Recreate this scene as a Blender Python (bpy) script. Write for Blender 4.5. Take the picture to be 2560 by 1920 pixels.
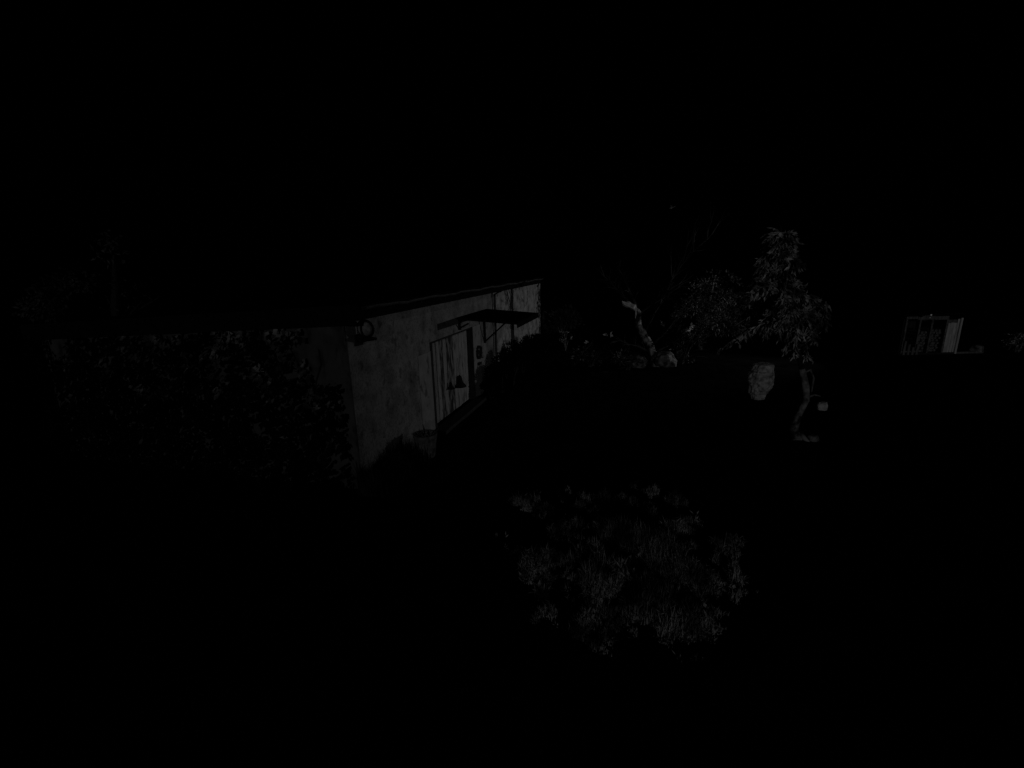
import bpy, math, random
from math import sin, cos, pi, radians, sqrt, atan2
from mathutils import Vector, Matrix, noise

# ------------------------------------------------------------------ scene, camera, light
sc = bpy.context.scene
col = sc.collection
for o in list(bpy.data.objects):
    bpy.data.objects.remove(o)

CAM_H, PITCH, ROLL, FPX = 3.8, 0.2493, -0.0252, 1170.0
cam_d = bpy.data.cameras.new('camera')
cam = bpy.data.objects.new('camera', cam_d)
col.objects.link(cam)
_R0 = Vector((1, 0, 0)); _U0 = Vector((0, sin(PITCH), cos(PITCH))); _F = Vector((0, cos(PITCH), -sin(PITCH)))
_R = _R0 * cos(ROLL) + _U0 * sin(ROLL)
_U = _U0 * cos(ROLL) - _R0 * sin(ROLL)
m4 = Matrix((_R, _U, -_F)).transposed().to_4x4()
m4.translation = Vector((0, 0, CAM_H))
cam.matrix_world = m4
cam_d.sensor_width = 36.0
cam_d.lens = FPX / 2560.0 * 36.0
cam_d.clip_start = 0.05
cam_d.clip_end = 1500.0
sc.camera = cam

SUN_AZ = radians(181.0)          # compass bearing of the fill light, from straight ahead, clockwise
SUN_EL = radians(9.0)
world = bpy.data.worlds.new('World')
sc.world = world
world.use_nodes = True
wn = world.node_tree.nodes
wl = world.node_tree.links
bg = wn['Background']
sky = wn.new('ShaderNodeTexSky')
sky.sky_type = 'NISHITA'
sky.sun_disc = False
sky.sun_elevation = SUN_EL
sky.sun_rotation = SUN_AZ
bw = wn.new('ShaderNodeRGBToBW')
wl.new(sky.outputs['Color'], bw.inputs['Color'])
wl.new(bw.outputs['Val'], bg.inputs['Color'])
bg.inputs['Strength'].default_value = 0.00001

sun_d = bpy.data.lights.new('fill_light', 'SUN')  # distant light added in place of the infrared lamp at the camera
sun_d.energy = 0.105
sun_d.angle = radians(0.5)
sun = bpy.data.objects.new('fill_light', sun_d)
col.objects.link(sun)
to_sun = Vector((sin(SUN_AZ) * cos(SUN_EL), cos(SUN_AZ) * cos(SUN_EL), sin(SUN_EL)))
sun.rotation_euler = to_sun.to_track_quat('Z', 'Y').to_euler()
sun.location = to_sun * 60

sc.view_settings.view_transform = 'Standard'
sc.view_settings.look = 'None'
sc.view_settings.exposure = 0
sc.view_settings.gamma = 1
sc.view_settings.use_curve_mapping = False
sc.render.engine = 'CYCLES'
sc.cycles.max_bounces = 4
sc.cycles.use_denoising = False

LAMP_POWER = 650.0               # the yard lamp on the woodshed (its light is made in its own builder)

rnd = random.Random(7)

# ------------------------------------------------------------------ helpers
WALL_AZ = 0.2784
PERP = 1.2349 * CAM_H
T = Vector((sin(WALL_AZ), cos(WALL_AZ), 0))      # along the long wall, away from the camera
N = Vector((cos(WALL_AZ), -sin(WALL_AZ), 0))     # out of the long wall
P0 = -N * PERP


def W(s, h, out=0.0):
    """A point by its distance along the wall, its height, and how far it stands off the wall."""
    return P0 + T * s + N * out + Vector((0, 0, h))


class MB:
    def __init__(self):
        self.v = []
        self.f = []

    def add(self, verts, faces):
        k = len(self.v)
        self.v += [tuple(p) for p in verts]
        self.f += [tuple(i + k for i in q) for q in faces]

    def box(self, x0, x1, y0, y1, z0, z1, j=0.0, top=0.0):
        d = lambda: rnd.uniform(-j, j)
        vs = [(x0 + d(), y0 + d(), z0 + d()), (x1 + d(), y0 + d(), z0 + d()), (x1 + d(), y1 + d(), z0 + d()), (x0 + d(), y1 + d(), z0 + d()),
              (x0 + d(), y0 + d(), z1 + d()), (x1 + d(), y0 + d(), z1 + d()), (x1 + d(), y1 + d(), z1 + d() + top), (x0 + d(), y1 + d(), z1 + d() + top)]
        self.add(vs, [(0, 3, 2, 1), (4, 5, 6, 7), (0, 1, 5, 4), (1, 2, 6, 5), (2, 3, 7, 6), (3, 0, 4, 7)])

    def prism(self, outline, y0, y1):
        n = len(outline)
        vs = [(x, y0, z) for x, z in outline] + [(x, y1, z) for x, z in outline]
        fs = [tuple(range(n)), tuple(range(2 * n - 1, n - 1, -1))]
        fs += [(i, i + n, (i + 1) % n + n, (i + 1) % n) for i in range(n)]
        self.add(vs, fs)

    def tube(self, pts, radii, seg=7, wob=0.0):
        pts = [Vector(p) for p in pts]
        rings = []
        for i, p in enumerate(pts):
            d = (pts[min(i + 1, len(pts) - 1)] - pts[max(i - 1, 0)])
            if d.length < 1e-9:
                d = Vector((0, 0, 1))
            d.normalize()
            a = d.orthogonal().normalized() if abs(d.z) > .9 else d.cross(Vector((0, 0, 1))).normalized()
            b = d.cross(a)
            r = radii[i]
            rings.append([p + (a * cos(2 * pi * k / seg) + b * sin(2 * pi * k / seg)) * r * (1 + rnd.uniform(-wob, wob)) for k in range(seg)])
        vs = [q for rg in rings for q in rg]
        fs = []
        for i in range(len(rings) - 1):
            for k in range(seg):
                fs.append((i * seg + k, i * seg + (k + 1) % seg, (i + 1) * seg + (k + 1) % seg, (i + 1) * seg + k))
        fs.append(tuple(range(seg - 1, -1, -1)))
        fs.append(tuple((len(rings) - 1) * seg + k for k in range(seg)))
        self.add(vs, fs)

    def lathe(self, prof, seg=16, c=(0, 0, 0), wob=0.0):
        vs = []
        for r, z in prof:
            for k in range(seg):
                rr = r * (1 + rnd.uniform(-wob, wob))
                vs.append((c[0] + rr * cos(2 * pi * k / seg), c[1] + rr * sin(2 * pi * k / seg), c[2] + z))
        fs = []
        for i in range(len(prof) - 1):
            for k in range(seg):
                fs.append((i * seg + k, i * seg + (k + 1) % seg, (i + 1) * seg + (k + 1) % seg, (i + 1) * seg + k))
        fs.append(tuple(range(seg - 1, -1, -1)))
        fs.append(tuple((len(prof) - 1) * seg + k for k in range(seg)))
        self.add(vs, fs)

    def torus(self, R, r, mat, seg=20, ring=8):
        vs, fs = [], []
        for i in range(seg):
            for k in range(ring):
                a, b = 2 * pi * i / seg, 2 * pi * k / ring
                vs.append(mat @ Vector(((R + r * cos(b)) * cos(a), (R + r * cos(b)) * sin(a), r * sin(b))))
                fs.append((i * ring + k, ((i + 1) % seg) * ring + k, ((i + 1) % seg) * ring + (k + 1) % ring, i * ring + (k + 1) % ring))
        self.add(vs, fs)

    def leaf(self, p, d, up, L, w):
        """A pointed leaf folded along its midrib: four triangles' worth of shape in two quads."""
        d = d.normalized()
        s = d.cross(up)
        if s.length < 1e-4:
            s = d.orthogonal()
        s.normalize()
        u = s.cross(d)
        m = p + d * L * .45 - u * L * .07
        e = p + d * L
        a = p + d * L * .42 + s * w * .5 + u * L * .05
        b = p + d * L * .42 - s * w * .5 + u * L * .05
        self.add([p, a, e, b, m], [(0, 1, 4), (1, 2, 4), (2, 3, 4), (3, 0, 4)])

    def build(self, name, mat, parent=None, smooth=False, at=None):
        me = bpy.data.meshes.new(name)
        me.from_pydata(self.v, [], self.f)
        me.materials.append(mat)
        if smooth:
            me.polygons.foreach_set('use_smooth', [True] * len(me.polygons))
        me.update()
        o = bpy.data.objects.new(name, me)
        col.objects.link(o)
        if parent:
            o.parent = parent
        if at is not None:
            o.location = at
        return o


def tag(o, label=None, cat=None, group=None, kind=None):
    if label: o['label'] = label
    if cat: o['category'] = cat
    if group: o['group'] = group
    if kind: o['kind'] = kind
    return o


def empty(name, loc=(0, 0, 0), rz=0.0):
    o = bpy.data.objects.new(name, None)
    o.location = loc
    o.rotation_euler = (0, 0, rz)
    o.empty_display_size = .3
    col.objects.link(o)
    return o


def rv(s=1.0):
    while True:
        v = Vector((rnd.uniform(-1, 1), rnd.uniform(-1, 1), rnd.uniform(-1, 1)))
        if .05 < v.length < 1:
            return v * s


# ------------------------------------------------------------------ materials (an infrared picture: all neutral greys)
def mat(name, lo, hi, scale=6.0, rough=.85, bump=.3, detail=6.0, contrast=(.35, .65), spec=.2, stretch=(1, 1, 1), spots=None, vary=0.0, bdist=.02):
    m = bpy.data.materials.new(name)
    m.use_nodes = True
    nt = m.node_tree
    b = nt.nodes['Principled BSDF']
    b.inputs['Roughness'].default_value = rough
    b.inputs['Specular IOR Level'].default_value = spec
    tc = nt.nodes.new('ShaderNodeTexCoord')
    mp = nt.nodes.new('ShaderNodeMapping')
    mp.inputs['Scale'].default_value = stretch
    nt.links.new(tc.outputs['Object'], mp.inputs['Vector'])
    nz = nt.nodes.new('ShaderNodeTexNoise')
    nz.inputs['Scale'].default_value = scale
    nz.inputs['Detail'].default_value = detail
    nz.inputs['Roughness'].default_value = .62
    nt.links.new(mp.outputs['Vector'], nz.inputs['Vector'])
    cr = nt.nodes.new('ShaderNodeValToRGB')
    cr.color_ramp.elements[0].position, cr.color_ramp.elements[1].position = contrast
    cr.color_ramp.elements[0].color = (lo, lo, lo, 1)
    cr.color_ramp.elements[1].color = (hi, hi, hi, 1)
    nt.links.new(nz.outputs['Fac'], cr.inputs['Fac'])
    out = cr.outputs['Color']

    def mul(a, fac_out, v0, v1, p0, p1):
        r2 = nt.nodes.new('ShaderNodeValToRGB')
        r2.color_ramp.elements[0].position, r2.color_ramp.elements[1].position = p0, p1
        r2.color_ramp.elements[0].color = (v0, v0, v0, 1)
        r2.color_ramp.elements[1].color = (v1, v1, v1, 1)
        nt.links.new(fac_out, r2.inputs['Fac'])
        mx = nt.nodes.new('ShaderNodeMix')
        mx.data_type = 'RGBA'
        mx.blend_type = 'MULTIPLY'
        mx.inputs[0].default_value = 1
        nt.links.new(a, mx.inputs[6])
        nt.links.new(r2.outputs['Color'], mx.inputs[7])
        return mx.outputs[2]
    for (sscale, sstretch, v0, p0, p1) in (spots or []):
        mp2 = nt.nodes.new('ShaderNodeMapping')
        mp2.inputs['Scale'].default_value = sstretch
        mp2.inputs['Location'].default_value = (sscale * 1.7, 3.1, sscale)
        nt.links.new(tc.outputs['Object'], mp2.inputs['Vector'])
        n2 = nt.nodes.new('ShaderNodeTexNoise')
        n2.inputs['Scale'].default_value = sscale
        n2.inputs['Detail'].default_value = 3
        nt.links.new(mp2.outputs['Vector'], n2.inputs['Vector'])
        out = mul(out, n2.outputs['Fac'], v0, 1, p0, p1)
    if vary:
        oi = nt.nodes.new('ShaderNodeNewGeometry')
        out = mul(out, oi.outputs['Random Per Island'], 1 - vary, 1, 0, 1)
    nt.links.new(out, b.inputs['Base Color'])
    if bump:
        bp = nt.nodes.new('ShaderNodeBump')
        bp.inputs['Strength'].default_value = bump
        bp.inputs['Distance'].default_value = bdist
        nt.links.new(nz.outputs['Fac'], bp.inputs['Height'])
        nt.links.new(bp.outputs['Normal'], b.inputs['Normal'])
    return m


M = {}
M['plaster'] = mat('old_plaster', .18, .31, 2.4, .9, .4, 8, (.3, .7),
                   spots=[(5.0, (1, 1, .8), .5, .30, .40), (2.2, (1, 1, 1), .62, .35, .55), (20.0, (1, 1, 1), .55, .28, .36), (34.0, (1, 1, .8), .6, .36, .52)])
M['far_plaster'] = mat('brightened_plaster', .22, .46, 3.6, .9, .4, 8, (.3, .7),
                     spots=[(5.0, (1, 1, .9), .4, .34, .46), (2.2, (1, 1, 1), .6, .35, .55), (16.0, (1, 1, 1), .5, .30, .38)])  # paler plaster beyond the door; part of the lamp's brightening is in its tone
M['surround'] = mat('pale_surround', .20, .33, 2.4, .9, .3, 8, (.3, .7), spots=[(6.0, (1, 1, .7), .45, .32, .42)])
M['render'] = mat('dimmed_render', .045, .085, 3.0, .9, .35, 8, (.3, .7), spots=[(6.0, (1, 1, .5), .4, .33, .46)])  # dark tone carries the end wall's lack of light
M['door_board'] = mat('pale_door_board', .25, .37, 5.0, .8, .3, 6, stretch=(3, 3, .4), spots=[(5.0, (2, 1, .5), .4, .33, .45), (15.0, (1, 1, .6), .45, .28, .36)])
M['door_stained'] = mat('stained_door_board', .03, .28, 3.2, .8, .3, 6, (.45, .58), stretch=(3, 3, .7))
M['dark_wood'] = mat('dark_timber', .012, .03, 9, .85, .3, stretch=(2, 2, .5))
M['felt'] = mat('dark_roof_felt', .006, .012, 12, .98, .2, spec=0)
M['gutter'] = mat('gutter_metal', .03, .07, 8, .7, .1, spec=.2)
M['iron'] = mat('dark_iron', .006, .012, 20, .8, .1, spec=.1)
M['globe'] = mat('milky_glass', .16, .3, 14, .6, .1, spec=.2)
M['ground'] = mat('dark_ground', .004, .012, 1.4, 1.0, .5, 10, spec=0)
M['grass'] = mat('pale_weeds', .04, .58, 2.6, .9, 0, 4, (.40, .62), spec=.05, vary=.35)
M['grass_dark'] = mat('short_dark_grass', .012, .03, 3.0, 1, 0, 4, spec=0, vary=.5)
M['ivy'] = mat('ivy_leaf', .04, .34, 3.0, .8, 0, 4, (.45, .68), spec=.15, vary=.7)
M['ivy_shade'] = mat('shaded_ivy_leaf', .002, .014, 2.2, .9, 0, 4, (.45, .7), spec=.03, vary=.6)  # near-black ivy leaves: the dimness low on the end wall is in this colour
M['needles'] = mat('conifer_needles', .08, .85, 3.4, .9, 0, 4, (.44, .64), spec=.05, vary=.6)
M['bush'] = mat('bush_leaf', .03, .22, 1.6, .9, 0, 4, (.4, .65), spec=.05, vary=.6)
M['scrub'] = mat('scrub_leaf', .02, .42, 2.2, .9, 0, 4, (.47, .66), spec=.05, vary=.6)
M['far_leaf'] = mat('far_tree_leaf', .03, .13, 1.2, .9, 0, 4, (.42, .65), spec=.05, vary=.6)
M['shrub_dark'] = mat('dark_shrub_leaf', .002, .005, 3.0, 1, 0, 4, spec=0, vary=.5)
M['bark'] = mat('bark', .04, .30, 5, .95, .8, 8, stretch=(2, 2, .6))
M['bark_mottled'] = mat('mottled_bark', .015, .30, 3.2, .95, .9, 8, (.44, .60))
M['twig'] = mat('dark_twig', .006, .08, 1.8, .95, .5, 6, (.45, .62))
M['bark_pale'] = mat('pale_bark', .02, .40, 3.2, .95, .8, 8, (.46, .62))
M['stone'] = mat('pale_stone', .03, .28, 5, .95, .8, 8, (.35, .62), spots=[(6, (1, 1, 1), .25, .38, .50)])
M['stone_bright'] = mat('torn_wood', .25, .75, 6, .95, .8, 8, (.3, .6))
M['sack'] = mat('pale_sacking', .30, .66, 7, .95, .9, 8, (.35, .65), spots=[(11, (1, 1, .8), .55, .36, .48)], bdist=.05)
M['pot'] = mat('weathered_pot', .06, .17, 7, .95, .6, 8, spots=[(9, (1, 1, .5), .4, .36, .46)])
M['shed_pale'] = mat('pale_shed_board', .38, .7, 4, .9, .4, 6, stretch=(3, 3, .5))
M['shed_grey'] = mat('grey_shed_board', .07, .18, 5, .9, .4, 6, stretch=(3, 3, .6))
M['log'] = mat('split_log', .04, .20, 9, .9, .6, 6)
M['sky'] = None

# ------------------------------------------------------------------ ground
g = MB()
n = 90
xs = [-400 + 0 * i for i in range(0)]
def spread(k):                       # finer near the yard, coarser out to the horizon
    u = (k / n) * 2 - 1
    return 12 * u + 588 * u ** 7
for j in range(n + 1):
    for i in range(n + 1):
        x, y = spread(i), 10 + spread(j)
        z = (noise.noise(Vector((x * .25, y * .25, 0))) * .05 + noise.noise(Vector((x * 1.3, y * 1.3, 4))) * .02) if abs(x) < 60 and abs(y) < 80 else 0
        g.v.append((x, y, z - .03))
for j in range(n):
    for i in range(n):
        a = j * (n + 1) + i
        g.f.append((a, a + 1, a + n + 2, a + n + 1))
tag(g.build('ground', M['ground'], smooth=True), 'dark bare yard ground running back into the night', kind='structure')

# ------------------------------------------------------------------ the outbuilding with its long pale wall
S0, SM, S1, DEPTH, WH = 6.62, 14.45, 21.55, 7.0, 3.12
FALL = .05                                          # the flat roof drains to the back
DL, DR, DH = 9.66, 12.46, 2.13
b = empty('outbuilding', P0, pi / 2 - WALL_AZ)      # local x = along the wall, local y = into the house
tag(b, 'long low outbuilding with a stained pale wall and a flat dark roof', 'outbuilding')
w = MB()
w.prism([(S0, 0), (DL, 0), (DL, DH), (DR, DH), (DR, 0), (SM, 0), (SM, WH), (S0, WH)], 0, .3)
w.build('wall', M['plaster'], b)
w = MB(); w.box(SM, S1, -.006, .3, 0, WH); w.build('wall', M['far_plaster'], b)['label'] = 'paler far stretch of the long wall'
def end_wall(x0, x1, y0):
    q = MB()
    q.add([(x0, y0, 0), (x1, y0, 0), (x1, DEPTH, 0), (x0, DEPTH, 0), (x0, y0, WH - FALL * y0), (x1, y0, WH - FALL * y0), (x1, DEPTH, WH - FALL * DEPTH), (x0, DEPTH, WH - FALL * DEPTH)],
          [(0, 3, 2, 1), (4, 5, 6, 7), (0, 1, 5, 4), (1, 2, 6, 5), (2, 3, 7, 6), (3, 0, 4, 7)])
    return q
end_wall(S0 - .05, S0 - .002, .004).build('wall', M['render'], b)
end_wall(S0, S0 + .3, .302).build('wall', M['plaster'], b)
w = MB(); w.tube([(SM - .05, -.34, 3.17), (SM - .05, -.30, 3.02), (SM - .05, -.075, 2.9), (SM - .05, -.07, 1.4), (SM - .05, -.07, .1)], [.042] * 5, 8); w.build('downpipe', M['gutter'], b)
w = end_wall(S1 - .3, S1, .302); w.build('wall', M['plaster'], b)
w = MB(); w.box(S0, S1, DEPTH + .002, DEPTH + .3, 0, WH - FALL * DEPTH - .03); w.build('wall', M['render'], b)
r = MB()
def sheet(x0, x1, y0, y1, z0, z1):
    r.add([(x0, y0, z0 - FALL * y0), (x1, y0, z0 - FALL * y0), (x1, y1, z0 - FALL * y1), (x0, y1, z0 - FALL * y1), (x0, y0, z1 - FALL * y0), (x1, y0, z1 - FALL * y0), (x1, y1, z1 - FALL * y1), (x0, y1, z1 - FALL * y1)],
          [(0, 3, 2, 1), (4, 5, 6, 7), (0, 1, 5, 4), (1, 2, 6, 5), (2, 3, 7, 6), (3, 0, 4, 7)])
SE = 20.1                                           # the eaves stop short of the far corner
sheet(S0 - .14, SE, -.30, -.003, WH + .004, WH + .10); sheet(S0 - .14, S1 + .02, .0, DEPTH + .5, WH + .004, WH + .10); r.build('roof', M['felt'], b)
r = MB(); sheet(S0 - .172, S0 - .142, -.30, DEPTH + .5, WH - .20, WH + .12); r.build('fascia', M['felt'], b)
f = MB(); f.box(S0 - .17, SE + .01, -.335, -.302, 3.005, WH + .12); f.build('fascia', M['felt'], b)
# gutter: an open half pipe along the fascia
gt = MB()
seg, y0, zc, rr = 8, -.41, 3.215, .055
K = 40
for k in range(K + 1):
    s = S0 - .05 + (SE - S0 + .04) * k / K
    sag = .012 * sin(k * 1.1) + .008 * sin(k * 2.7)
    for q in range(seg + 1):
        a = pi + pi * q / seg
        gt.v.append((s, y0 + rr * cos(a), zc + sag + rr * sin(a)))
for k in range(K):
    for q in range(seg):
        a = k * (seg + 1) + q
        gt.f.append((a, a + 1, a + seg + 2, a + seg + 1))
gt.build('gutter', M['gutter'], b)
for s in [7.4 + 1.2 * k for k in range(11)]:
    br = MB(); br.box(s, s + .03, -.40, -.336, 3.10, 3.155); br.build('gutter_bracket', M['iron'], b)

# double door of upright boards, each board a piece of its own
door = MB(); door.box(DL + .12, DR - .12, .16, .19, .03, DH - .05)
door = door.build('double_door', M['dark_wood'], b)
door['label'] = 'pale double door of upright boards in dark posts'
NB = 12
x = DL + .14
bw_ = (DR - DL - .28) / NB
for k in range(NB):
    pb = MB()
    gap = .012 if k != NB // 2 - 1 else .035
    pb.box(x + .006, x + bw_ - gap, .128 - rnd.uniform(0, .012), .158, .04 + rnd.uniform(0, .02), DH - .07, .003)
    pb.build('plank', M['door_stained'] if k in (3, 5, 6) else M['door_board'], door)
    x += bw_
for (xa, xb) in ((DL + .005, DL + .115), (DR - .055, DR - .005)):
    p = MB(); p.box(xa, xb, -.012, .15, 0, DH - .003); p.build('door_post', M['dark_wood'], b)
p = MB(); p.box(DL + .118, DR - .118, .0, .15, DH - .045, DH - .004); p.build('door_lintel', M['dark_wood'], b)
for (xa, xb, hh) in ((DL - .62, DL - .004, 1.93), (DR + .004, DR + .62, 2.12)):
    q = MB(); q.box(xa, xb, -.011, -.002, .0, hh, .002); q.build('door_surround', M['surround'], b)
st = MB(); st.box(DL - .1, DR + .1, -.32, -.004, -.1, .045, .01); st.build('door_step', M['dark_wood'], b)

# pent canopy over the door
CA, CB, CW, CHT = 11.33, 13.74, 1.62, 2.455
cp = MB()
cp.add([(CA, -.003, CHT), (CB, -.003, CHT), (CB, -CW, CHT - .115), (CA, -CW, CHT - .115),
        (CA, -.003, CHT + .055), (CB, -.003, CHT + .055), (CB, -CW, CHT - .06), (CA, -CW, CHT - .06)],
       [(0, 1, 2, 3), (4, 7, 6, 5), (0, 4, 5, 1), (1, 5, 6, 2), (2, 6, 7, 3), (3, 7, 4, 0)])
can = cp.build('canopy', M['felt'], b)
vl = MB(); vl.box(CA + .002, CB - .002, -CW - .022, -CW - .002, CHT - .195, CHT - .058); vl.build('shadow_lip', M['felt'], can)  # lip added along the front edge to deepen the canopy's shadow on the wall
can['label'] = 'dark flat pent canopy jutting out above the door'
for s, hh in ((CA + .12, .28), (CB - .3, .95)):
    q = MB()
    q.tube([(s, -.03, CHT - hh), (s, -.03, CHT - .03)], [.035, .035], 6)
    q.tube([(s, -.04, CHT - hh + .05), (s, -hh, CHT - .11)], [.025, .025], 6)
    q.build('bracket', M['iron'], can)

# ------------------------------------------------------------------ things on and by the wall
def on_wall(name, s, h, out, label, cat, group=None):
    o = empty(name, W(s, h, out), pi / 2 - WALL_AZ)
    return tag(o, label, cat, group)

# wall lantern by the near corner (local -y points out of the wall)
lm = on_wall('wall_lantern', 6.92, 2.70, .002, 'dark wall lantern with a round globe under the eaves at the near corner', 'wall lamp')
q = MB(); q.box(-.10, .10, -.03, 0, -.17, .02, .0); q.build('back_plate', M['iron'], lm)
q = MB(); q.tube([(0, -.02, -.03), (0, -.20, -.06), (0, -.36, -.05)], [.05, .04, .02], 8); q.tube([(0, -.05, -.12), (0, -.2, -.07)], [.02, .02], 6); q.build('arm', M['iron'], lm)
q = MB(); q.lathe([(.03, -.13), (.09, -.09), (.125, -.03), (.13, .03), (.10, .09), (.04, .125)], 18, (0, -.17, .12)); q.build('globe', M['globe'], lm, True)
q = MB(); q.torus(.142, .022, Matrix.Translation((0, -.17, .12)) @ Matrix.Rotation(radians(80), 4, 'Y'), 24, 8); q.torus(.135, .018, Matrix.Translation((0, -.17, .12)) @ Matrix.Rotation(pi / 2, 4, 'X'), 24, 8)
q.build('hoop', M['iron'], lm)
q = MB(); q.lathe([(.15, -.03), (.13, -.01), (.05, .02), (.02, .03)], 18, (0, -.17, -.03)); q.build('saucer', M['iron'], lm)
q = MB(); q.box(-.035, .0, -.02, .0, .03, .20); q.box(-.07, .03, -.025, 0, .20, .235); q.build('bracket', M['globe'], lm)

# bells hanging on the door
def bell(s, h, k, label):
    o = on_wall('hanging_bell', s, h, -.06, label, 'bell', 'bells hanging on the door')
    q = MB(); q.lathe([(.165 * k, -.16 * k), (.15 * k, -.13 * k), (.09 * k, -.06 * k), (.065 * k, .03 * k), (.05 * k, .10 * k), (.015 * k, .13 * k)], 18); q.build('bell_body', M['iron'], o, True)
    q = MB(); q.tube([(0, 0, .12 * k), (.004, .03, .5 * k + .06)], [.006, .005], 6); q.build('cord', M['dark_wood'], o)
    q = MB(); q.lathe([(.012, -.19 * k), (.03 * k, -.175 * k), (.012, -.12 * k)], 10); q.build('clapper', M['iron'], o)
bell(11.47, .80, 1.1, 'larger dark bell hanging low on the middle of the pale door')
bell(10.86, .82, .62, 'smaller dark bell hanging left of the larger one on the pale door')

# round ornament to the right of the door
o = on_wall('wall_ornament', 12.86, 1.32, .03, 'small dark round wreath-like ring on the wall right of the door', 'wreath')
q = MB()
mz = Matrix.Rotation(pi / 2, 4, 'X')
q.torus(.17, .035, mz, 22, 7)
for k in range(46):
    a = rnd.uniform(0, 2 * pi); rr = .17 + rnd.uniform(-.03, .03)
    p = Vector((rr * cos(a), rnd.uniform(-.05, .01), rr * sin(a)))
    q.leaf(p, Vector((-sin(a) + rnd.uniform(-.5, .5), rnd.uniform(-.6, .1), cos(a) + rnd.uniform(-.5, .5))), Vector((0, -1, 0)), .09, .035)
q.build('ring', M['dark_wood'], o)
q = MB(); q.torus(.05, .02, mz, 14, 6); q.build('inner_ring', M['dark_wood'], o)
q = MB(); q.box(-.12, .12, -.03, .0, -.37, -.30, .01); q.build('bow', M['iron'], o)

# weathered planter by the door
pl = empty('stone_planter', W(8.2, 0, .47))
tag(pl, 'squat weathered grey planter on the ground left of the door', 'planter')
q = MB()
q.lathe([(.17, 0), (.185, .03), (.21, .22), (.235, .42), (.25, .45), (.25, .50), (.215, .50), (.20, .44)], 22, wob=.012)
q.build('pot', M['pot'], pl, True)
q = MB()
for k in range(70):
    a = rnd.uniform(0, 2 * pi)
    p = Vector((cos(a), sin(a), 0)) * rnd.uniform(0, .17) + Vector((0, 0, .44))
    q.leaf(p, Vector((cos(a) * .7, sin(a) * .7, rnd.uniform(.2, 1))), Vector((0, 0, 1)), rnd.uniform(.08, .2), .05)
q.build('dry_plant', M['pot'], pl)


# ------------------------------------------------------------------ vegetation
def blob_leaves(mb, c, rad, n, L, droop=.0, hollow=.55, wr=.5, up=None, nscale=1.6, thresh=-.15):
    """Leaf clusters through an uneven ellipsoid, with gaps where a noise field is low."""
    c = Vector(c)
    k = 0
    tries = 0
    while k < n and tries < n * 6:
        tries += 1
        v = rv()
        v = v.normalized() * (hollow + (1 - hollow) * rnd.random() ** .6)
        p = c + Vector((v.x * rad[0], v.y * rad[1], v.z * rad[2]))
        nz = noise.noise(p * nscale) 
        if nz < thresh:
            continue
        p += v * .18 * noise.noise(p * 3.1) * max(rad)
        d = (v + rv(.8) + Vector((0, 0, -droop)))
        mb.leaf(p, d, rv(), L * rnd.uniform(.6, 1.3), L * wr * rnd.uniform(.7, 1.2))
        k += 1


def shrub(loc, rad, nleaf, L, label, m, group, stems=6, cat='shrub', name='shrub', stem_m='bark'):
    o = empty(name, loc)
    tag(o, label, cat, group)
    f = MB()
    for k in range(5):
        a = rnd.uniform(0, 2 * pi)
        blob_leaves(f, (cos(a) * rad[0] * .4, sin(a) * rad[1] * .4, rad[2] * rnd.uniform(.75, 1.15)), (rad[0] * .65, rad[1] * .65, rad[2] * .75), nleaf // 5, L)
    f.v = [(x, y, max(z, .01)) for x, y, z in f.v]
    f.build('foliage', m, o)['kind'] = 'stuff'
    s = MB()
    for k in range(stems):
        a = rnd.uniform(0, 2 * pi); q = rad[0] * .5
        s.tube([(cos(a) * .06, sin(a) * .06, -.02), (cos(a) * q * .5, sin(a) * q * .5, rad[2] * .6), (cos(a) * q, sin(a) * q, rad[2] * 1.3)], [.025, .018, .006], 5)
    s.build('stem', M[stem_m], o)
    return o


# ivy over the near end wall: in the building's own axes, then placed as a plant of its own
iv = empty('ivy', P0, pi / 2 - WALL_AZ)
tag(iv, 'ragged ivy covering the shaded end wall of the outbuilding', 'ivy')
f = MB(); f2 = MB()
cnt = 0
while cnt < 6200:
    y = rnd.uniform(.12, 7.28)
    top = 2.93 - FALL * y
    z = rnd.uniform(.05, top)
    # bare wall is left high up by the corner
    edge = .80 + .45 * noise.noise(Vector((z * 1.3, 2, 0)))
    if y < edge and z > 1.95 + .2 * noise.noise(Vector((y * 2, 7, 0))):
        continue
    d_ = noise.noise(Vector((y * 1.4, z * 1.4, 9)))
    if d_ < -.33 - (.25 if z < 2 else 0):
        continue
    off = .10 + (.08 if y > 6.9 else 0) + max(0, .12 + .16 * d_) * rnd.random()
    p = Vector((S0 - off, y, z))
    # paler leaves in patches, mostly high up: the light there is put into their colour
    young = noise.noise(Vector((y * 2.1, z * 2.1, 31))) + .38 * (z - 2.3) - .05 * (y - 2.5) + rnd.uniform(-.25, .25) > .12  # true for leaves given the lit tone, whatever their age
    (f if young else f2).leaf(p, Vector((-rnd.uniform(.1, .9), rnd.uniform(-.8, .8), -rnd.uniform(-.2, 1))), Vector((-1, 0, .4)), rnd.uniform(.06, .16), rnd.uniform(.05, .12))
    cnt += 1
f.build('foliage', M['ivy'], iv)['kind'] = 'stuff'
f2.build('foliage', M['ivy_shade'], iv)['kind'] = 'stuff'
for k in range(9):
    y = .5 + k * .74 + rnd.uniform(-.2, .2)
    q = MB()
    pts = [(S0 - .07, y + .12 * sin(i * 1.3 + k), i * .28) for i in range(10)]
    q.tube(pts, [.03 - .0025 * i for i in range(10)], 5)
    q.build('stem', M['dark_wood'], iv)

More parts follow.
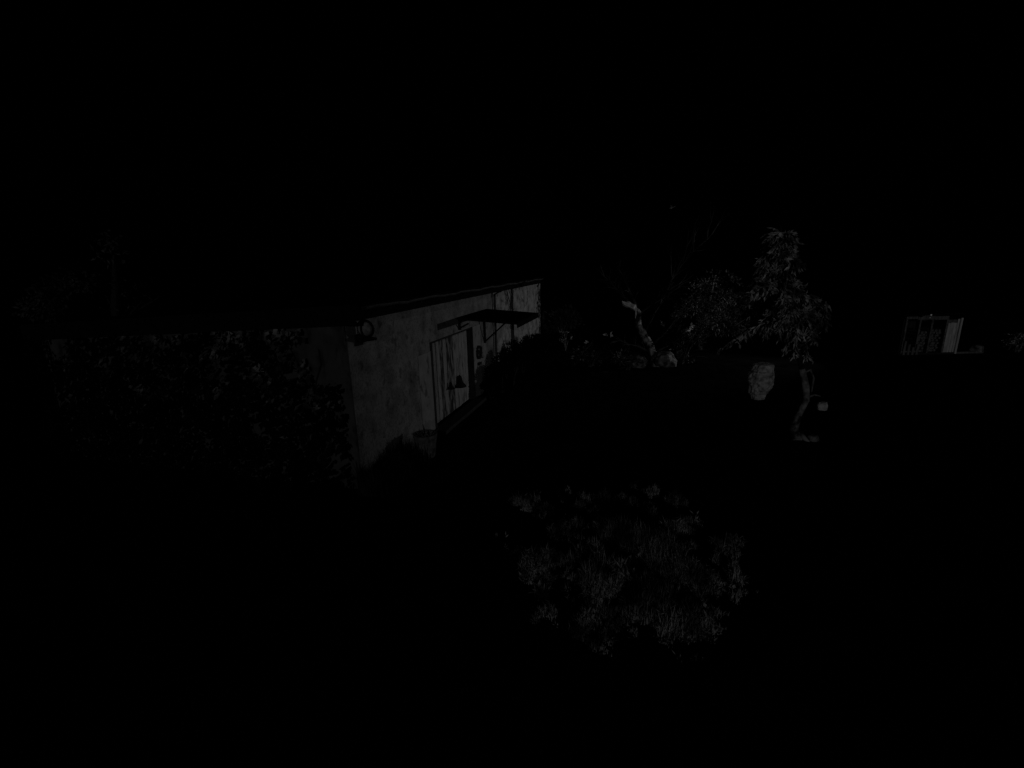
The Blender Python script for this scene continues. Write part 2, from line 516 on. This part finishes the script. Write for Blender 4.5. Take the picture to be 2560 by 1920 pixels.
# dark evergreen shrubs along the foot of the wall beyond the door
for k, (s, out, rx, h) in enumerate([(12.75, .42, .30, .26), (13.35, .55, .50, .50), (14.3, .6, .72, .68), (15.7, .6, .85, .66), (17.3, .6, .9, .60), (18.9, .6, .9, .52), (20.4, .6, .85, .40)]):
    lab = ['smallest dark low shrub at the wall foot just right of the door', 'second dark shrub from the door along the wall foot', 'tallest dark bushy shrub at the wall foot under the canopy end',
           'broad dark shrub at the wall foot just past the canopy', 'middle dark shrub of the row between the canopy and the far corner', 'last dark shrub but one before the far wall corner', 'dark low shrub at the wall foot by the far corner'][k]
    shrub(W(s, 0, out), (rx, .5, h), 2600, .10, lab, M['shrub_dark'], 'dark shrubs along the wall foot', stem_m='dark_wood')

# pale dry stalks at the far corner
o = empty('dry_plant', W(20.6, 0, 1.35))
tag(o, 'pale dry plant with drooping stalks before the far wall corner', 'plant')
f = MB(); s = MB()
for k in range(9):
    a = rnd.uniform(0, 2 * pi); R_ = rnd.uniform(.1, .3); H_ = rnd.uniform(.45, .85)
    s.tube([(0, 0, 0), (cos(a) * R_ * .4, sin(a) * R_ * .4, H_ * .7), (cos(a) * R_, sin(a) * R_, H_)], [.01, .008, .005], 5)
    for q in range(9):
        f.leaf(Vector((cos(a) * R_, sin(a) * R_, H_)) + rv(.07), rv(), rv(), .09, .05)
f.build('foliage', M['needles'], o); s.build('stem', M['bark'], o)


# dark grass tufts along the foot of the near wall
tf = MB()
for k in range(4000):
    s = 6.4 + 1.75 * rnd.random()
    out = .02 + abs(rnd.gauss(0, .22))
    cl = noise.noise(Vector((s * 3.2, 11, 0)))
    if cl < -.1:
        continue
    h = (.14 + 1.15 * max(0, cl + .1)) * rnd.uniform(.5, 1.2)
    p = W(s, -.03, out)
    a = rnd.uniform(0, 2 * pi)
    lean = Vector((cos(a), sin(a), 0)) * h * rnd.uniform(.05, .4)
    sd = Vector((-sin(a), cos(a), 0)) * rnd.uniform(.006, .012)
    tf.add([p - sd, p + sd, p + lean * .4 + Vector((0, 0, h * .6)) + sd * .7, p + lean * .4 + Vector((0, 0, h * .6)) - sd * .7, p + lean + Vector((0, 0, h))], [(0, 1, 2, 3), (3, 2, 4)])
tag(tf.build('grass', M['grass_dark']), 'dark ragged grass along the foot of the pale wall', 'grass', kind='stuff')

# pale rank weeds in the near yard
wd = MB()
def weed_density(x, y):
    # rank growth with a ragged edge, its outline shaped as the near pool of light
    cx, cy = 1.45, 5.45
    u = ((x - cx + .06 * (y - 5)) / (1.0 + .26 * (y - 3.6))) ** 2 + ((y - cy) / (1.7 if y < cy else 1.95)) ** 2
    e = 1.05 - u
    core = .60 * math.exp(-((x - 1.75) / .9) ** 2 - ((y - 4.9) / .9) ** 2)
    nz = .95 * noise.noise(Vector((x * 1.9, y * 1.5, 3))) + .65 * noise.noise(Vector((x * 5.0, y * 4.2, 8))) + .3 * noise.noise(Vector((x * 11, y * 10, 5)))
    return e * .48 + core * .9 + nz * .85
cnt = 0
tries = 0
while cnt < 48000 and tries < 1200000:
    tries += 1
    x = rnd.uniform(-2.2, 4.6); y = rnd.uniform(3.75, 9.0)
    d_ = weed_density(x, y)
    if d_ < .27 or rnd.random() > (d_ - .2) * 1.15:
        continue
    z0 = -.05
    fade = .35 + .65 * min(1, max(0, (d_ - .2) / .7))
    h = rnd.uniform(.08, .2) + .26 * min(1, max(0, d_ - .3)) * rnd.random()
    h *= fade
    a = rnd.uniform(0, 2 * pi)
    p = Vector((x, y, z0))
    if rnd.random() < .8:
        lean = Vector((cos(a), sin(a), 0)) * h * rnd.uniform(.05, .5)
        sd = Vector((-sin(a), cos(a), 0)) * rnd.uniform(.003, .008)
        m_ = p + lean * .35 + Vector((0, 0, h * .65))
        wd.add([p - sd, p + sd, m_ + sd * .8, m_ - sd * .8, p + lean + Vector((0, 0, h))], [(0, 1, 2, 3), (3, 2, 4)])
    else:
        wd.leaf(p + Vector((0, 0, h * rnd.uniform(.2, .8))), Vector((cos(a), sin(a), rnd.uniform(-.1, .9))), Vector((0, 0, 1)), rnd.uniform(.035, .09), rnd.uniform(.012, .035))
    cnt += 1
for k in range(650):                # broad flat leaves between the blades
    x = rnd.gauss(1.6, .95); y = rnd.gauss(5.0, .85)
    if y < 3.8 or weed_density(x, y) < .5:
        continue
    for q in range(3):
        a = rnd.uniform(0, 2 * pi)
        wd.leaf(Vector((x, y, rnd.uniform(.0, .16))), Vector((cos(a), sin(a), rnd.uniform(.1, 1.1))), Vector((0, 0, 1)), rnd.uniform(.05, .11), rnd.uniform(.025, .05))
tag(wd.build('weeds', M['grass']), 'pale rank grass and weeds in the near yard', 'weeds', kind='stuff')


# ------------------------------------------------------------------ trees
def branch(mb, p, d, L, r, n=5, wander=.25, sag=0.0):
    pts = [Vector(p)]
    d = Vector(d).normalized()
    for i in range(n):
        d = (d + rv(wander) + Vector((0, 0, -sag))).normalized()
        pts.append(pts[-1] + d * L / n)
    mb.tube(pts, [r * (1 - .8 * i / n) for i in range(n + 1)], 6)
    return pts


# young drooping conifer on the right
TX, TY = 6.19, 9.53
tr = empty('conifer', (TX, TY, 0))
tag(tr, 'young drooping conifer on a thin crooked trunk right of the yard', 'tree')
trunk_px = [(-.02, 0, -.05), (-.13, .0, .22), (-.06, .0, .55), (.06, 0, .85), (.02, 0, 1.15), (-.12, 0, 1.55), (-.34, 0, 2.2), (-.56, 0, 3.0), (-.74, .05, 3.8), (-.84, .1, 4.4)]
q = MB(); q.tube(trunk_px[5:], [.06, .045, .04, .028, .01], 8, .12); q.build('upper_trunk', M['dark_wood'], tr, True)  # upper trunk nearly black: the crown's shade is put into its colour
t_ = MB(); t_.tube(trunk_px[:6], [.12, .085, .075, .07, .075, .06], 9, .16)
for a in (0.4, 2.2, 3.6, 5.2):
    t_.tube([(0, 0, .12), (cos(a) * .14, sin(a) * .14, .02), (cos(a) * .26, sin(a) * .26, -.04)], [.07, .05, .02], 6, .1)
trunk = t_.build('trunk', M['bark_mottled'], tr, True)
q = MB(); q.tube([(-.08, 0, 1.45), (.05, -.02, 1.52), (.13, -.04, 1.35), (.12, -.05, 1.05)], [.03, .03, .025, .015], 6); q.tube([(.04, 0, .9), (.2, -.03, .98), (.32, -.05, .95)], [.03, .02, .012], 6); q.build('branch', M['bark'], tr, True)
f = MB(); bb = MB()
def axis_x(z):
    for (x0, _, z0), (x1, _, z1) in zip(trunk_px, trunk_px[1:]):
        if z0 <= z <= z1:
            return x0 + (x1 - x0) * (z - z0) / (z1 - z0)
    return trunk_px[-1][0]
def spray(pts, w0):
    """needle sprigs hanging along a branch"""
    for i in range(1, len(pts)):
        a_, b_ = pts[i - 1], pts[i]
        for k in range(9):
            p = a_.lerp(b_, rnd.random())
            d = (b_ - a_).normalized() * .6 + rv(.9) + Vector((0, 0, -.55))
            L = rnd.uniform(.11, .24) * w0
            e = p + d.normalized() * L
            f.leaf(p, d, rv(), L, L * .32)
            for q in range(2):
                f.leaf(p.lerp(e, rnd.uniform(.2, .9)), d + rv(1.0), rv(), L * .55, L * .22)
z = 2.62
while z < 4.4:
    R_ = (4.8 - z) * .50
    nb = 7 if z < 3.9 else 4
    for k in range(nb):
        a = rnd.uniform(0, 2 * pi)
        if noise.noise(Vector((cos(a) * 1.5, sin(a) * 1.5, z * 1.6))) < -.22:
            continue
        L = R_ * rnd.uniform(.55, 1.12)
        L *= 1.3 if cos(a) < 0 else .58
        pts = branch(bb, (axis_x(z), 0, z), (cos(a), sin(a), rnd.uniform(-.1, .35)), L, .02, 5, .18, .19)
        spray(pts, 1.0)
    z += .15
# long hanging sprays under the crown
for (x0, z0, dx, L) in ((-.45, 2.75, -.12, .75), (-.30, 2.7, .08, .95), (-.40, 2.6, .0, .8), (-.15, 2.75, .12, .6), (.05, 2.95, .1, .5), (.0, 3.0, .16, .55), (-.7, 2.9, -.2, .6), (-.95, 2.8, -.2, .5)):
    pts = branch(bb, (x0, rnd.uniform(-.25, .1), z0), (dx, -.05, -.8), L, .014, 5, .14, .1)
    spray(pts, .8)
f.build('crown', M['needles'], tr)['kind'] = 'stuff'
bb.build('limb', M['bark'], tr)

# bare pale fruit tree in the middle distance
ft = empty('bare_tree', (5.45, 17.3, 0))
tag(ft, 'bare leaning tree with pale patchy bark beyond the end of the wall', 'tree')
q = MB()
q.tube([(.05, 0, -.05), (-.05, 0, .3), (-.25, .0, .75), (-.52, .03, 1.2), (-.72, .05, 1.55), (-.72, .05, 2.0), (-1.0, .05, 2.25), (-1.25, .05, 2.32)], [.20, .16, .16, .14, .12, .09, .11, .03], 9, .15)
q.build('trunk', M['bark_pale'], ft, True)
tw = MB()
limbs = [((-.95, .05, 2.25), (-.8, 0, .7), 1.5, .05), ((-.72, .05, 1.9), (.6, .1, .6), 1.7, .05), ((-.25, 0, .75), (.8, -.1, .5), 1.9, .05), ((-.72, .05, 2.0), (-.4, .1, .8), 1.6, .05),
         ((.0, .0, .5), (.8, .1, .28), 1.3, .04), ((-.5, 0, 1.1), (.55, .15, 1), 4.0, .06), ((-.1, 0, .4), (-.8, -.1, .5), 1.5, .05), ((.05, 0, .35), (.9, .1, -.05), 1.2, .035)]
for p, d, L, r in limbs:
    pts = branch(tw, p, d, L, r, 7, .2)
    for i in range(2, len(pts)):
        for k in range(2):
            sub = branch(tw, pts[i], (pts[i] - pts[i - 1]).normalized() + rv(1.0) + Vector((0, 0, .25)), L * .3, r * .35, 4, .3)
            branch(tw, sub[2], (sub[2] - sub[1]).normalized() + rv(.9), L * .16, r * .2, 3, .3)
tw.build('limb', M['twig'], ft)
bl = MB(); bl.tube([(-.84, -.04, 2.08), (-.92, -.03, 2.22), (-1.02, -.02, 2.24), (-1.14, -.02, 2.27), (-1.26, -.03, 2.33), (-1.36, -.03, 2.42)], [.05, .13, .10, .15, .10, .015], 5, .45); bl.tube([(-.86, -.1, 2.14), (-.85, -.1, 1.95), (-.87, -.09, 1.78)], [.04, .035, .01], 4, .3); bl.build('broken_limb', M['stone_bright'], ft)['label'] = 'pale torn stub of a limb'
lf = MB()
for (x, z) in ((.15, 1.56), (1.2, 1.34), (1.12, 1.28), (1.25, 1.45), (-1.9, 1.2), (-1.75, 1.2), (-2.6, .9), (.3, 5.6)):
    lf = MB()
    for k in range(5):
        lf.leaf(Vector((x, 0, z)), rv(), rv(), .14, .09)
    lf.build('dry_leaf', M['stone_bright'] if z < 3 else M['stone'], ft)

# bushy evergreen behind
o = empty('evergreen_bush', (8.6, 20.3, 0))
tag(o, 'broad dim evergreen bush behind the young conifer', 'bush')
f = MB()
for c, rd, k in (((.2, 0, 2.5), (1.0, .9, .9), 900), ((.9, .1, 1.9), (1.0, .8, .7), 900), ((-.7, 0, 1.5), (.9, .8, .8), 800), ((.5, -.2, 1.0), (1.2, .8, .7), 900), ((-.4, .1, 2.2), (.8, .8, .8), 500)):
    blob_leaves(f, c, rd, k, .15, .3, .3, .45, nscale=1.3, thresh=-.1)
f.build('crown', M['bush'], o)['kind'] = 'stuff'
s = MB()
s.tube([(-.25, 0, -.05), (-.35, 0, .5), (-.15, 0, 1.2), (0, 0, 2.2), (.1, 0, 3.0)], [.09, .08, .07, .05, .02], 7, .1)
for k in range(6):
    a = rnd.uniform(0, 2 * pi)
    branch(s, (-.15, 0, 1 + .2 * k), (cos(a), sin(a), .5), 1.1, .03, 5)
s.build('trunk', M['bark'], o)

# leafy tree behind the ivy-clad end of the building
o = empty('leafy_tree', (-12.6, 15.2, 0))
tag(o, 'dim leafy tree rising behind the ivy-clad end of the outbuilding', 'tree')
f = MB()
for c, rd, k in (((-1.15, -1.2, 2.95), (.55, .6, .38), 210), ((-.65, -1.2, 3.35), (.6, .6, .4), 230), ((.0, -1.2, 3.75), (.55, .6, .4), 120), ((.95, -1.1, 4.35), (.45, .5, .35), 50), ((1.3, -1.1, 4.9), (.4, .4, .3), 25), ((-.2, .4, 3.4), (1.0, 1.0, .8), 60)):
    blob_leaves(f, c, rd, k, .15, .1, .2, .5, nscale=1.0, thresh=.0)
f.build('crown', M['far_leaf'], o)['kind'] = 'stuff'
s = MB()
s.tube([(0, 0, -.05), (.05, 0, 1.2), (-.1, 0, 2.4), (.1, 0, 3.4), (.3, 0, 4.4)], [.2, .17, .13, .09, .03], 8, .1)
for d in ((-1, -.3, .5), (.8, -.2, .9), (-.5, .4, .9), (1, .2, .6)):
    branch(s, (-.05, 0, 2.2), d, 1.7, .05, 6)
s.build('trunk', M['dark_wood'], o)

# scrub beyond the far wall corner, brushwood on the ground
shrub((2.75, 25, 0), (1.1, .8, .85), 700, .2, 'dim scrub bush beyond the far corner of the outbuilding', M['far_leaf'], None, cat='bush', name='scrub_bush')
shrub((19.95, 18.1, 0), (.45, .4, .4), 260, .13, 'small dim bush at the right edge beyond the woodshed', M['needles'], None, cat='bush', name='small_bush')
for k, (x, y, label) in enumerate([(3.0, 17.8, 'tangle of thin dry twigs lying left of the bare tree'), (3.9, 16.3, 'tangle of thin dry twigs before the bare tree'), (6.9, 18.2, 'tangle of thin dry twigs right of the bare tree')]):
    q = MB()
    for i in range(16):
        a = rnd.uniform(0, 2 * pi)
        pts = branch(q, rv(.5) * Vector((1, 1, 0)).length * .6 + Vector((0, 0, .32)), (cos(a), sin(a), rnd.uniform(-.1, .7)), rnd.uniform(.5, 1.1), .018, 4, .25)
    q.v = [(a, b_, max(c, 0)) for a, b_, c in q.v]
    ob = q.build('brushwood', M['twig'], at=(x, y, -.01))
    tag(ob, label, 'twigs', 'tangles of twigs on the ground')


# ------------------------------------------------------------------ stones
def rock(loc, size, label, group, seed, m='stone', name='boulder'):
    import bmesh
    bm = bmesh.new()
    bmesh.ops.create_icosphere(bm, subdivisions=3, radius=1)
    for v in bm.verts:
        p = v.co.copy()
        k = 1 + .35 * noise.noise(p * 1.3 + Vector((seed, 0, 0))) + .12 * noise.noise(p * 4 + Vector((0, seed, 0)))
        q = Vector((max(-.9, min(.9, p.x * k)), max(-.9, min(.9, p.y * k)), max(-.6, min(.8, p.z * k)))) * .9
        v.co = Vector((q.x * size[0], q.y * size[1], q.z * size[2]))
    me = bpy.data.meshes.new(name); bm.to_mesh(me); bm.free()
    me.materials.append(M[m])
    o = bpy.data.objects.new(name, me); col.objects.link(o)
    o.location = loc
    o.rotation_euler = (0, 0, seed)
    return tag(o, label, 'rock', group)
shrub((3.0, 17.4, 0), (.8, .5, .42), 170, .14, 'low straggling pale bush left of the bare tree', M['scrub'], 'straggling bushes round the bare tree', 9, 'bush', 'straggling_bush', 'twig')
shrub((4.25, 16.7, 0), (.6, .4, .38), 150, .13, 'low straggling pale bush in front of the bare tree trunk', M['scrub'], 'straggling bushes round the bare tree', 9, 'bush', 'straggling_bush', 'twig')
shrub((6.5, 17.5, 0), (.75, .5, .62), 190, .14, 'taller straggling pale bush right of the bare tree', M['scrub'], 'straggling bushes round the bare tree', 9, 'bush', 'straggling_bush', 'twig')
rock((4.70, 17.0, .2), (.42, .4, .34), 'smaller rounded pale rock left of the bare tree trunk', 'pale rocks by the bare tree', 1.0)
rock((5.72, 17.0, .24), (.50, .42, .42), 'larger blocky pale rock at the foot of the bare tree', 'pale rocks by the bare tree', 2.3)
rock((7.98, 11.5, .07), (.17, .15, .16), 'small bright stone lying right of the conifer trunk', 'stones near the conifer', 4.1, 'stone_bright')
rock((6.42, 9.4, .02), (.12, .12, .12), 'little stone against the foot of the conifer trunk', 'stones near the conifer', 5.2)
rock((18.45, 18.2, .1), (.28, .24, .26), 'dim rounded stone right of the woodshed', 'stones near the woodshed', 6.7)

# wrapped pale bundle
sk = empty('sack_bundle', (6.84, 12.5, 0))
tag(sk, 'pale lumpy sack-like bundle standing upright left of the conifer', 'sack')
q = MB()
vs, fs = [], []
prof = [(.10, 0), (.17, .03), (.20, .12), (.26, .25), (.31, .42), (.33, .58), (.31, .72), (.29, .85), (.28, .97), (.25, 1.03), (.12, 1.04)]
SG = 40
def prof_r(z):
    for (r0, z0), (r1, z1) in zip(prof, prof[1:]):
        if z0 <= z <= z1:
            return r0 + (r1 - r0) * (z - z0) / max(1e-6, z1 - z0)
    return prof[-1][0]
NZ = 34
for i in range(NZ + 1):
    z = 1.04 * i / NZ
    for k in range(SG):
        a = 2 * pi * k / SG
        p = Vector((cos(a), sin(a), z * 2.2))
        r_ = prof_r(z) * (1 + .16 * noise.noise(p * 1.6) + .12 * noise.noise(p * 4.5) + .06 * noise.noise(p * 10))
        vs.append((r_ * cos(a) + .05 * (z - .3), r_ * sin(a), z))
for i in range(NZ):
    for k in range(SG):
        fs.append((i * SG + k, i * SG + (k + 1) % SG, (i + 1) * SG + (k + 1) % SG, (i + 1) * SG + k))
fs.append(tuple(range(SG - 1, -1, -1))); fs.append(tuple(NZ * SG + k for k in range(SG)))
q.add(vs, fs)
q.build('wrapping', M['sack'], sk)
q = MB(); q.torus(.245, .012, Matrix.Translation((-.005, 0, .22)), 24, 6); q.build('cord', M['bark'], sk)
q = MB(); q.torus(.31, .012, Matrix.Translation((.03, 0, .82)), 24, 6); q.build('cord', M['bark'], sk)

# ------------------------------------------------------------------ woodshed
SX0, SX1, SY = 15.25, 17.42, 18.0
sh = empty('woodshed', (SX0, SY, 0))
tag(sh, 'low woodshed with a pale boarded end and an open dark front', 'woodshed')
Wd = SX1 - SX0
def part(name, m, box, parent=sh, j=.004):
    q = MB(); q.box(*box, j); return q.build(name, m, parent)
part('floor', M['dark_wood'], (0, Wd, .0, 1.4, -.02, .05))
part('back_wall', M['dark_wood'], (0, Wd, 1.4, 1.44, 0, 1.45))
part('side_wall', M['dark_wood'], (-.03, 0, 0.05, 1.4, 0, 1.40))
part('side_wall', M['shed_grey'], (Wd, Wd + .03, 0.05, 1.4, 0, 1.36))
for xx in (.02, .55, 1.02, 1.60):
    part('post', M['log'], (xx, xx + .07, .0, .07, .05, 1.38))
# boards of the pale end
pe = part('end_panel', M['shed_grey'], (1.66, Wd, .05, .08, .05, 1.33))
for k in range(4):
    x0 = 1.665 + k * .122
    part('plank', M['shed_pale'], (x0, x0 + .115, .012 - rnd.uniform(0, .006), .048, .06, (1.20, 1.22, 1.21, 1.36)[k]), pe)
part('corner_post', M['shed_pale'], (Wd - .075, Wd + .0, -.05, .01, 0, 1.40))
# fascia boards along the front
part('fascia', M['shed_grey'], (-.02, .42, -.04, -.012, 1.40, 1.50))
part('fascia', M['shed_grey'], (.43, 1.08, -.045, -.012, 1.37, 1.53))
part('fascia', M['shed_grey'], (1.09, 1.62, -.04, -.012, 1.35, 1.49))
q = MB(); q.lathe([(.004, -.012), (.03, -.008), (.034, .012)], 12); rf = q.build('lamp_dot', M['shed_pale'], sh, True); rf.rotation_euler = (-pi / 2, 0, 0); rf.location = (.86, -.058, 1.44)  # pale disc added to show as the lamp's bright dot on the fascia
part('roof', M['felt'], (-.08, Wd + .1, -.01, 1.5, 1.535, 1.57))
# rail and short palings across the lower front
part('rail', M['shed_grey'], (.0, .62, -.03, -.002, .10, .16))
for k in range(4):
    x0 = .06 + k * .17
    part('paling', M['shed_grey'], (x0, x0 + .085, -.06, -.032, .0, .30 + .12 * (k % 2) + (.25 if k == 0 else 0)))
# stacked logs seen end on
for rwi in range(8):
    for k in range(5):
        q = MB()
        r_ = rnd.uniform(.048, .062)
        q.lathe([(r_ * .98, 0), (r_, .02), (r_, .5)], 8, wob=.1)
        lg = q.build('log', M['log'], sh)
        lg.rotation_euler = (-pi / 2, rnd.uniform(0, 6), 0)
        lg.location = (.68 + .115 * k + (.055 if rwi % 2 else 0) + (.45 if k > 2 else 0) * 0, .14 + rnd.uniform(-.03, .05), .11 + rwi * .105)
for rwi in range(9):
    for k in range(4):
        q = MB()
        r_ = rnd.uniform(.048, .060)
        q.lathe([(r_ * .98, 0), (r_, .02), (r_, .5)], 8, wob=.1)
        lg = q.build('log', M['log'], sh)
        lg.rotation_euler = (-pi / 2, rnd.uniform(0, 6), 0)
        lg.location = (1.17 + .112 * k + (.05 if rwi % 2 else 0), .16 + rnd.uniform(-.03, .05), .11 + rwi * .10)
part('kerb_board', M['shed_grey'], (Wd + .05, Wd + .95, .02, .05, -.02, .06))

# the yard lamp on the woodshed fascia, turned towards the long wall
LP = Vector((15.75, 17.40, 1.60))
aim = (W(16.0, 3.7) - LP).normalized()
yl = empty('yard_lamp', LP)
tag(yl, 'small lit lamp on the woodshed fascia turned towards the long wall', 'lamp')
yl.rotation_euler = aim.to_track_quat('-Z', 'Y').to_euler()
q = MB(); q.tube([(15.75, 17.95, 1.47), (15.75, 17.7, 1.60), (15.75, 17.44, 1.62)], [.015, .014, .012], 6)
q.v = [tuple(yl.matrix_basis.inverted() @ Vector(p)) for p in q.v]; q.build('arm', M['iron'], yl)
q = MB(); q.lathe([(.035, -.10), (.038, -.02), (.025, .05), (.012, .08)], 12); q.build('housing', M['iron'], yl)
em = bpy.data.materials.new('lamp_lens'); em.use_nodes = True
eb = em.node_tree.nodes['Principled BSDF']
eb.inputs['Base Color'].default_value = (.6, .6, .6, 1)
eb.inputs['Emission Color'].default_value = (1, 1, 1, 1)
eb.inputs['Emission Strength'].default_value = .04
q = MB(); q.lathe([(.012, -.125), (.025, -.118), (.031, -.103)], 12); q.build('lens', em, yl, True)
ld = bpy.data.lights.new('lamp_light', 'SPOT')
ld.energy = LAMP_POWER
ld.spot_size = radians(62)
ld.spot_blend = .5
ld.shadow_soft_size = .03
lo = bpy.data.objects.new('lamp_light', ld)
col.objects.link(lo)
lo.parent = yl
lo.location = (0, 0, -.14)
